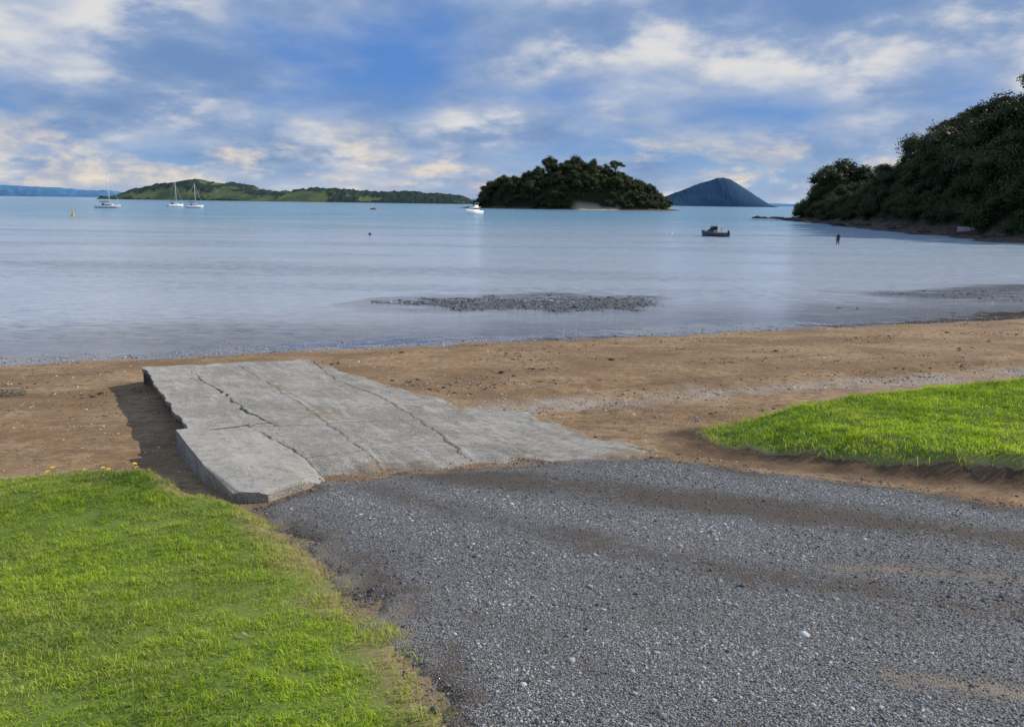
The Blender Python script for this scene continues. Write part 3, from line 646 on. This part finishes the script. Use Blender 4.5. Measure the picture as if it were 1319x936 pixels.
# ------------------------------------------------------------ boats
m_white=simple('white_gelcoat',(.80,.80,.78),.3,var=.04);m_blue=simple('navy_stripe',(.03,.05,.12),.35);m_glass=simple('dark_window',(.02,.025,.03),.1)
m_alu=simple('painted_aluminium',(.06,.065,.075),.45,.2);m_mast=simple('mast_alloy',(.72,.72,.70),.35,.1);m_blk=simple('black_plastic',(.02,.02,.022),.4)
m_sailc=simple('sail_cover',(.10,.14,.26),.8);m_red=simple('red_paint',(.20,.05,.04),.5);m_yel=simple('yellow_paint',(.70,.36,.03),.5);m_grey=simple('grey_paint',(.3,.31,.33),.5)
def hull(L,B,fb,draft,bowrise,mat,name='hull'):
    ns=17;V=[];F=[]
    for i in range(ns):
        s=i/(ns-1);x=-L/2+L*s
        b=B/2*(.82+.18*min(1,s*3))*max(0,1-max(0,(s-.45)/.55)**2.3)
        sh=fb*(1+bowrise*s*s);dr=draft*(1-max(0,(s-.6)/.4)**2)
        rake=L*.05*max(0,(s-.8)/.2)
        pr=[(0,-dr),(b*.55,-dr*.75),(b*.86,-dr*.1),(b*.97,sh*.5),(b,sh)]
        for (yy,zz) in [(-a_,z_) for a_,z_ in pr[::-1]]+pr[1:]:
            V.append((x+rake*max(0,zz)/sh,yy,zz))
    m=9
    for i in range(ns-1):
        for j in range(m-1): F.append((i*m+j,(i+1)*m+j,(i+1)*m+j+1,i*m+j+1))
        F.append((i*m,i*m+m-1,(i+1)*m+m-1,(i+1)*m))
    return npmesh(name,np.array(V),[np.array(F),np.array([[0,1,2,3,4,5,6,7,8]])],mat,None,False)
def box(x0,x1,y0,y1,z0,z1,tap=0.,slope=0.,mat=None,name='cabin',bev=.05):
    V=[(x0,y0,z0),(x1,y0,z0),(x1,y1,z0),(x0,y1,z0),(x0+tap,y0+tap,z1),(x1-tap-slope,y0+tap,z1),(x1-tap-slope,y1-tap,z1),(x0+tap,y1-tap,z1)]
    me=npmesh(name,V,[np.array([(0,3,2,1),(4,5,6,7),(0,1,5,4),(1,2,6,5),(2,3,7,6),(3,0,4,7)])],mat)
    import bmesh
    bm=bmesh.new();bm.from_mesh(me);bmesh.ops.bevel(bm,geom=bm.edges[:],offset=bev,segments=2,affect='EDGES',profile=.5);bm.to_mesh(me);bm.free()
    return me
def tmesh(name,pts,rad,mat,n=8):
    v,f=tube(pts,rad,n);return npmesh(name,v,[f,np.array([list(range(n))[::-1]]),np.array([list(range(len(v)-n,len(v)))])],mat,None,True)
def sailboat(x,y,L,mastH,yaw,label):
    e=obj('sailboat',None,loc=(x,y,0),rot=(0,0,yaw));thing(e,label,"sailboat","boats moored in the bay")
    obj('hull',hull(L,L*.33,.95,.3,.35,m_white),e)
    obj('stripe',box(-L*.49,L*.36,-L*.166,L*.166,.10,.24,0,0,m_blue,'stripe',.02),e)
    obj('cabin',box(-L*.12,L*.26,-L*.10,L*.10,.9,1.55,.12,.5,m_white),e)
    obj('window',box(-L*.08,L*.16,-L*.104,L*.104,1.12,1.34,.02,.1,m_glass,'window',.02),e)
    obj('mast',tmesh('mast',[(L*.08,0,.9),(L*.08,0,mastH*.6),(L*.07,0,mastH)],[.11,.10,.07],m_mast),e)
    obj('boom',tmesh('boom',[(L*.08,0,2.3),(-L*.36,0,2.35)],[.10,.08],m_mast),e)
    obj('furled_sail',tmesh('furled_sail',[(L*.06,0,2.5),(-L*.1,0,2.55),(-L*.34,0,2.5)],[.22,.2,.1],m_sailc),e)
    obj('forestay',tmesh('forestay',[(L*.5,0,1.3),(L*.08,0,mastH*.95)],[.04,.025],m_white,5),e)
    obj('backstay',tmesh('backstay',[(-L*.49,0,1.),(L*.07,0,mastH*.99)],[.02,.02],m_mast,4),e)
    for sgn in (-1,1): obj('shroud',tmesh('shroud',[(L*.06,sgn*L*.16,1.0),(L*.075,sgn*.9,mastH*.55),(L*.07,0,mastH*.9)],[.02,.02,.02],m_mast,4),e)
    obj('spreader',tmesh('spreader',[(L*.075,-.9,mastH*.55),(L*.075,.9,mastH*.55)],[.05,.05],m_mast,5),e)
    obj('cockpit_hood',box(-L*.22,-L*.10,-L*.11,L*.11,.95,1.95,.15,.1,m_sailc,'cockpit_hood'),e)
    return e
sailboat(-164,330,9.4,14,.15,"white sailing yacht with blue furled sail moored on calm water")
sailboat(-174,420,8.2,12.5,.85,"white single masted yacht lying at a mooring")
sailboat(-147,376,7.5,11.,.5,"smaller white yacht at a mooring with bare mast")
e=obj('motor_launch',None,loc=(-14.6,298,0),rot=(0,0,-2.2));thing(e,"white cabin cruiser with upper deck moored near the island","motorboat","boats moored in the bay")
obj('hull',hull(8.2,2.9,1.25,.3,.5,m_white),e);obj('cabin',box(-1.8,2.2,-1.15,1.15,1.1,2.5,.12,.6,m_white),e)
obj('window',box(-1.6,1.9,-1.13,1.13,1.7,2.2,.0,.45,m_glass,'window',.03),e);obj('roof',box(-2.6,1.5,-1.2,1.2,2.5,2.62,.05,0,m_white,'roof',.03),e)
obj('upper_deck',box(-1.5,.6,-.9,.9,2.62,3.25,.1,.3,m_white,'upper_deck'),e);obj('awning',box(-1.7,.5,-.95,.95,3.95,4.05,.03,0,m_grey,'awning',.02),e)
for sx,sy in ((-1.5,.85),(-1.5,-.85),(.3,.85),(.3,-.85)): obj('awning_post',tmesh('awning_post',[(sx,sy,3.1),(sx,sy,3.98)],[.03,.03],m_mast,6),e)
e=obj('dinghy',None,loc=(-70.5,410,0),rot=(0,0,.4));thing(e,"small dark red dinghy with a low cabin on calm water","dinghy","boats moored in the bay")
obj('hull',hull(3.0,1.4,.55,.15,.5,m_red),e);obj('seat',box(-.3,.1,-.6,.6,.5,.68,.02,0,m_grey,'seat',.02),e);obj('cuddy',box(.2,1.0,-.4,.4,.55,1.1,.1,.3,m_grey,'cuddy'),e)
obj('mast',tmesh('mast',[(-.2,0,.5),(-.2,0,3.0)],[.06,.04],m_mast),e)
e=obj('fishing_boat',None,loc=(28.4,115,-.06),rot=(0,0,2.35),scale=.88);thing(e,"dark aluminium fishing boat with hardtop cabin and outboard motor","motorboat","boats moored in the bay")
obj('hull',hull(4.6,1.9,.62,.15,.55,m_alu),e)
obj('gunwale',tmesh('gunwale',[(-2.2,.82,.66),(0,.97,.70),(1.3,.8,.84),(2.35,.02,1.02),(1.3,-.8,.84),(0,-.97,.70),(-2.2,-.82,.66)],[.04]*7,m_grey,6),e)
obj('cabin',box(-.1,1.5,-.68,.68,.66,1.12,.08,.5,m_alu),e)
obj('windscreen',box(-.1,.75,-.66,.66,1.12,1.62,.07,.3,m_glass,'windscreen',.03),e)
obj('hardtop',box(-.95,.6,-.72,.72,1.72,1.79,.03,.05,m_grey,'hardtop',.02),e)
for sx,sy in ((-.8,.62),(-.8,-.62),(.3,.6),(.3,-.6)): obj('hardtop_post',tmesh('hardtop_post',[(sx,sy,.68),(sx,sy*.95,1.74)],[.03,.03],m_alu,6),e)
obj('outboard_motor',box(-2.65,-2.3,-.17,.17,.45,1.1,.04,0,m_blk,'outboard_motor',.05),e)
obj('outboard_leg',box(-2.55,-2.38,-.06,.06,-.4,.45,.01,0,m_blk,'outboard_leg',.02),e)
obj('antenna',tmesh('antenna',[(-.7,.5,1.78),(-.95,.55,2.7)],[.02,.012],m_white,5),e)
for q in (-.35,0,.35): obj('rod_holder',tmesh('rod_holder',[(-.9,q,1.78),(-1.05,q,2.1)],[.03,.03],m_mast,5),e)
def buoy(x,y,r,mat,label,cat='buoy'):
    import bmesh
    bm=bmesh.new();bmesh.ops.create_uvsphere(bm,u_segments=16,v_segments=10,radius=r)
    for v in bm.verts:
        if v.co.z>r*.6: v.co.x*=.8;v.co.y*=.8;v.co.z*=1.12
    me=bpy.data.meshes.new('float');bm.to_mesh(me);bm.free();me.materials.append(mat)
    for p_ in me.polygons:p_.use_smooth=True
    e=obj('mooring_buoy',None,loc=(x,y,r*.35));thing(e,label,"buoy","mooring buoys")
    obj('float',me,e);obj('ring',tmesh('ring',[(0,-r*.2,r),(0,-r*.15,r*1.4),(0,.15*r,r*1.4),(0,r*.2,r)],[r*.08]*4,m_grey,6),e)
buoy(-18.4,104,.2,m_blk,"small dark round mooring buoy floating on water")
buoy(23.4,121,.2,m_white,"white round mooring buoy floating behind the fishing boat")
buoy(22.2,119,.15,m_white,"white round mooring buoy floating behind the fishing boat")
e=obj('marker_buoy',None,loc=(-99.5,184,0),scale=.68);thing(e,"tall yellow marker buoy with a round topmark","buoy")
obj('float',tmesh('float',[(0,0,-.3),(0,0,.5),(0,0,.62)],[.5,.5,.3],m_yel,14),e);obj('tower',tmesh('tower',[(0,0,.55),(0,0,1.7)],[.26,.16],m_yel,8),e);obj('topmark',tmesh('topmark',[(0,0,1.65),(0,0,1.8),(0,0,2.0),(0,0,2.1)],[.1,.24,.24,.1],m_yel,10),e)

# ------------------------------------------------------------ person wading
m_cloth=simple('dark_clothes',(.03,.032,.04),.8);m_skin=simple('skin',(.42,.26,.18),.5,var=.05);m_hair=simple('dark_hair',(.03,.02,.015),.6)
J=[(0,0,.95),(0,.01,1.12),(0,.02,1.32),(0,.01,1.45),(0,0,1.52),(0,-.02,1.60),(0,-.01,1.70),
 (.15,.01,1.40),(.21,-.03,1.14),(.18,-.17,.95),(.17,-.21,.88),
 (-.15,.01,1.40),(-.21,.02,1.13),(-.22,-.06,.90),(-.22,-.08,.82),
 (.09,0,.88),(.11,-.03,.50),(.11,.02,.09),(.11,-.12,.04),
 (-.09,0,.88),(-.12,.02,.50),(-.13,.08,.09),(-.13,-.06,.04)]
E=[(0,1),(1,2),(2,3),(3,4),(4,5),(5,6),(2,7),(7,8),(8,9),(9,10),(2,11),(11,12),(12,13),(13,14),(0,15),(15,16),(16,17),(17,18),(0,19),(19,20),(20,21),(21,22)]
Rr=[.13,.11,.13,.085,.055,.09,.08,.058,.045,.034,.030,.058,.045,.034,.030,.085,.058,.040,.036,.085,.058,.040,.036]
for hi,sx in ((10,1),(14,-1)):
    hx,hy,hz=J[hi]
    for f_i in range(5):
        o1=(f_i-2)*.02; ln=[.05,.07,.078,.07,.055][f_i]
        i0=len(J);J.append((hx+.0*sx,hy+o1-.005,hz-.045));J.append((hx-.012*sx,hy+o1*1.15-.01,hz-.045-ln))
        Rr+=[.0095,.008];E+=[(hi,i0),(i0,i0+1)]
me=bpy.data.meshes.new('person');me.from_pydata(J,E,[]);me.materials.append(m_cloth)
person=obj('person',me,loc=(38.1,95.5,-.38),rot=(0,0,-.6));thing(person,"person in dark clothes wading knee deep in the bay","person")
sk_=person.modifiers.new('skin','SKIN');sk_.use_smooth_shade=True
for i,sv in enumerate(me.skin_vertices[0].data): sv.radius=(Rr[i],Rr[i])
me.skin_vertices[0].data[0].use_root=True
person.modifiers.new('sub','SUBSURF').levels=2;person.modifiers['sub'].render_levels=2
def ell(name,c,r,mat):
    import bmesh
    bm=bmesh.new();bmesh.ops.create_uvsphere(bm,u_segments=14,v_segments=10,radius=1)
    for v in bm.verts: v.co=Vector((c[0]+v.co.x*r[0],c[1]+v.co.y*r[1],c[2]+v.co.z*r[2]))
    me=bpy.data.meshes.new(name);bm.to_mesh(me);bm.free();me.materials.append(mat)
    for p_ in me.polygons:p_.use_smooth=True
    return me
obj('face',ell('face',(0,-.045,1.635),(.07,.075,.095),m_skin),person)
obj('hair',ell('hair',(0,.015,1.68),(.088,.10,.09),m_hair),person)

# ------------------------------------------------------------ rocks, seawall, flowers, leaves
m_rock=stonemat('shore_rock',(.05,.045,.04),(.10,.085,.07),(.2,.17,.14))
def rockobj(x,y,z,s,label,group,seed):
    import bmesh
    r=np.random.default_rng(seed);bm=bmesh.new();bmesh.ops.create_icosphere(bm,subdivisions=3,radius=1)
    sc=r.uniform(.6,1.2,3)
    for v in bm.verts:
        c=np.array(v.co); k=1+.28*float(fbm(np.array([c[0]*1.5+seed]),np.array([c[1]*1.5+c[2]*2]),5,3)[0])
        v.co=Vector(c*k*sc*np.array([1,1,.5])*s)
    me=bpy.data.meshes.new('rock');bm.to_mesh(me);bm.free();me.materials.append(m_rock)
    a_=me.attributes.new('tint','FLOAT','POINT')
    o=obj('rock',me,loc=(x,y,z),rot=(0,0,r.uniform(0,6)));thing(o,label,"rock",group)
i=0
for _ in range(400):
    if i>=38: break
    y=random.uniform(112,300);x=random.uniform(55,110)
    z_,sd=hillz(np.array([x]),np.array([y]))
    if -7<sd[0]<-.5: rockobj(x,y,max(z_[0],0),random.uniform(.5,1.6),"dark weathered rock on the headland shore","rocks along the headland shore",i);i+=1
for k_,(x,y,s) in enumerate([(88,287,2.2),(86,289,1.8),(89,290,1.4),(92,289,2.5),(94,285,1.9)]):
    rockobj(x,y,-.1,s,"low dark rock on the reef off the headland point","rocks along the headland shore",60+k_)
for k_,(x,y,s) in enumerate([(14.2,34.8,.16),(14.9,34.6,.10)]): rockobj(x,y,-.02,s,"small dark stone in the shallows","stones in the shallows",80+k_)
m_weed=simple('seaweed',(.20,.19,.12),.8,var=.5,scale=40)
wv=[];wf=[]
for k_ in range(260):
    a_=random.uniform(0,6.28);r_=.28*math.sqrt(random.random());bx,by=r_*math.cos(a_)*1.3,r_*math.sin(a_);l_=random.uniform(.03,.10);t_=random.uniform(0,6.28);b_=len(wv);hz=.07*(1-(r_/.3)**2)
    dx,dy=math.cos(t_)*l_,math.sin(t_)*l_
    wv+=[(bx-dx,by-dy,hz-.01),(bx-dy*.15,by+dx*.15,hz+.02),(bx+dx,by+dy,hz-.01),(bx+dy*.15,by-dx*.15,hz+.015)];wf.append((b_,b_+1,b_+2,b_+3))
o=obj('seaweed_clump',npmesh('seaweed_clump',wv,[np.array(wf)],m_weed),loc=(-9.7,15.0,float(tz(-9.7,15.0)[0])+.01));thing(o,"clump of grey green seaweed on dry sand","seaweed")
m_sw=simple('pale_concrete',(.32,.30,.27),.8,var=.3)
e=obj('seawall',box(-1.7,1.7,-.25,.25,-.8,.35,.04,0,m_sw,'seawall'),loc=(72.8,131,1.1),rot=(0,0,-1.2));thing(e,"low pale concrete retaining wall under the headland trees","wall")
m_pet=simple('dandelion_petals',(.85,.55,.02),.6);m_stem=simple('flower_stem',(.12,.2,.04),.6)
hv,hf=[],[]
for k_ in range(14):
    a_=2*math.pi*k_/14;b_=len(hv);c_,s_=math.cos(a_),math.sin(a_)
    hv+=[(0,0,.09),(c_*.02-s_*.006,s_*.02+c_*.006,.098),(c_*.026,s_*.026,.092),(c_*.02+s_*.006,s_*.02-c_*.006,.098)];hf.append((b_,b_+1,b_+2,b_+3))
pm=npmesh('petals',hv,[np.array(hf)],m_pet);sm_=tmesh('stem',[(0,0,0),(.003,0,.05),(0,0,.09)],[.003,.0025,.002],m_stem,5)
for _ in range(16):
    x=random.uniform(-5.0,-3.7);y=7.95+random.uniform(-.35,.1)-.15*abs(x+4)
    z=float(tz(x,y)[0]);e=obj('dandelion',None,loc=(x,y,z+.03),rot=(random.uniform(-.3,.3),random.uniform(-.3,.3),random.random()*6),scale=random.uniform(.6,.95));e.empty_display_size=.05
    thing(e,"small yellow dandelion at the grass edge","flower","dandelions along the grass edge");obj('petals',pm,e);obj('stem',sm_,e)
m_dl=simple('dead_leaf',(.30,.24,.16),.8,var=.4,scale=30)
lv=[(0,-.03,0),(.012,-.012,.004),(.014,.008,.006),(0,.034,.003),(-.014,.008,.006),(-.012,-.012,.004),(0,0,-.002)]
lm=npmesh('fallen_leaf',lv,[np.array([(0,1,6),(1,2,6),(2,3,6),(3,4,6),(4,5,6),(5,0,6)])],m_dl)
for _ in range(14):
    x=random.uniform(-1.8,3.2);y=random.uniform(3.0,7.6)
    if abs(x)>.66*y: continue
    z=float(tz(x,y)[0])+.045
    o=obj('fallen_leaf',lm,loc=(x,y,z),rot=(random.uniform(-.4,.4),random.uniform(-.4,.4),random.random()*6),scale=random.uniform(.5,.9));thing(o,"dry straw coloured fallen leaf lying on gravel","leaf","fallen leaves on the road")

# ------------------------------------------------------------ light and sky
EL=math.radians(31);AZ=math.radians(70)
S=Vector((math.cos(EL)*math.sin(AZ),math.cos(EL)*math.cos(AZ),math.sin(EL)))
sun=bpy.data.lights.new('sun','SUN');sun.energy=4.2;sun.angle=math.radians(.6);sun.color=(1,.92,.78)
so=link(bpy.data.objects.new('sun',sun));so.rotation_euler=S.to_track_quat('Z','Y').to_euler()
w=bpy.data.worlds.new("World");bpy.context.scene.world=w;w.use_nodes=True;nt=w.node_tree;nt.nodes.clear()
out=nt.nodes.new('ShaderNodeOutputWorld')
sky=nd(nt,'ShaderNodeTexSky',sky_type='NISHITA',sun_disc=False,sun_elevation=EL,sun_rotation=AZ)
g=nd(nt,'ShaderNodeTexCoord').outputs['Generated'];sp=nd(nt,'ShaderNodeSeparateXYZ',{0:g})
zc=math_(nt,'MAXIMUM',sp.outputs[2],0.);zd=math_(nt,'ADD',zc,.24)
cv=nd(nt,'ShaderNodeCombineXYZ',{0:math_(nt,'DIVIDE',sp.outputs[0],zd),1:math_(nt,'DIVIDE',sp.outputs[1],zd),2:0.}).outputs[0]
mp=mapv(nt,cv,(.95,.85,1),(0,0,.30),(3.4,2.3,0))
blue=mixc(nt,mapr(nt,zc,0.,.16),(2.1,3.9,6.6),(.85,2.35,6.1))
blue=mixc(nt,mapr(nt,zc,.3,.8),blue,(2.2,3.5,5.8))
blue=mixc(nt,.10,blue,sky.outputs[0])
n1=noise(nt,mp,1.3,9,.50,.08);n2=noise(nt,mp,2.1,9,.55,.1)
f1=mapr(nt,n1,.34,.54)
grey=mixc(nt,mapr(nt,n2,.34,.64),(1.7,2.85,5.1),(4.2,5.0,6.5))
c=mixc(nt,math_(nt,'MULTIPLY',f1,.88),blue,grey)
br=math_(nt,'MULTIPLY',mapr(nt,n1,.49,.61),mapr(nt,n2,.46,.60))
c=mixc(nt,math_(nt,'MULTIPLY',br,.85),c,(7.8,7.6,7.4))
c=mixc(nt,mapr(nt,zc,.05,.0,0.,.4),c,(5.6,6.1,7.0))
mh=mapv(nt,nd(nt,'ShaderNodeCombineXYZ',{0:math_(nt,'DIVIDE',sp.outputs[0],math_(nt,'MAXIMUM',sp.outputs[1],.2)),1:math_(nt,'MULTIPLY',zc,3.0),2:0.}).outputs[0],(3.,3.,1),(0,0,0),(.6,.3,0))
n3=noise(nt,mh,1.6,10,.60,.2)
band=math_(nt,'MULTIPLY',mapr(nt,zc,.0,.02),mapr(nt,zc,.11,.04))
cf=math_(nt,'MULTIPLY',band,mapr(nt,n3,.46,.57))
c=mixc(nt,math_(nt,'MULTIPLY',cf,.85),c,mixc(nt,mapr(nt,noise(nt,mh,4.5,7,.6),.38,.62),(4.4,4.8,5.7),(8.6,7.5,6.0)))
bg=nd(nt,'ShaderNodeBackground',{'Color':c,'Strength':.1});nt.links.new(bg.outputs[0],out.inputs[0])

# ------------------------------------------------------------ camera
cam=bpy.data.cameras.new('camera');cam.sensor_width=36;cam.lens=28.25;cam.clip_end=60000;cam.clip_start=.05
co=link(bpy.data.objects.new('camera',cam))
th=math.atan(207/1035.)
co.matrix_world=Matrix.Translation((0,0,4.3))@Matrix.Rotation(math.pi/2-th,4,'X')@Matrix.Rotation(math.radians(.785),4,'Z')
bpy.context.scene.camera=co
sc=bpy.context.scene;sc.view_settings.view_transform='Standard'
try: sc.view_settings.look='None'
except: pass
sc.view_settings.exposure=0
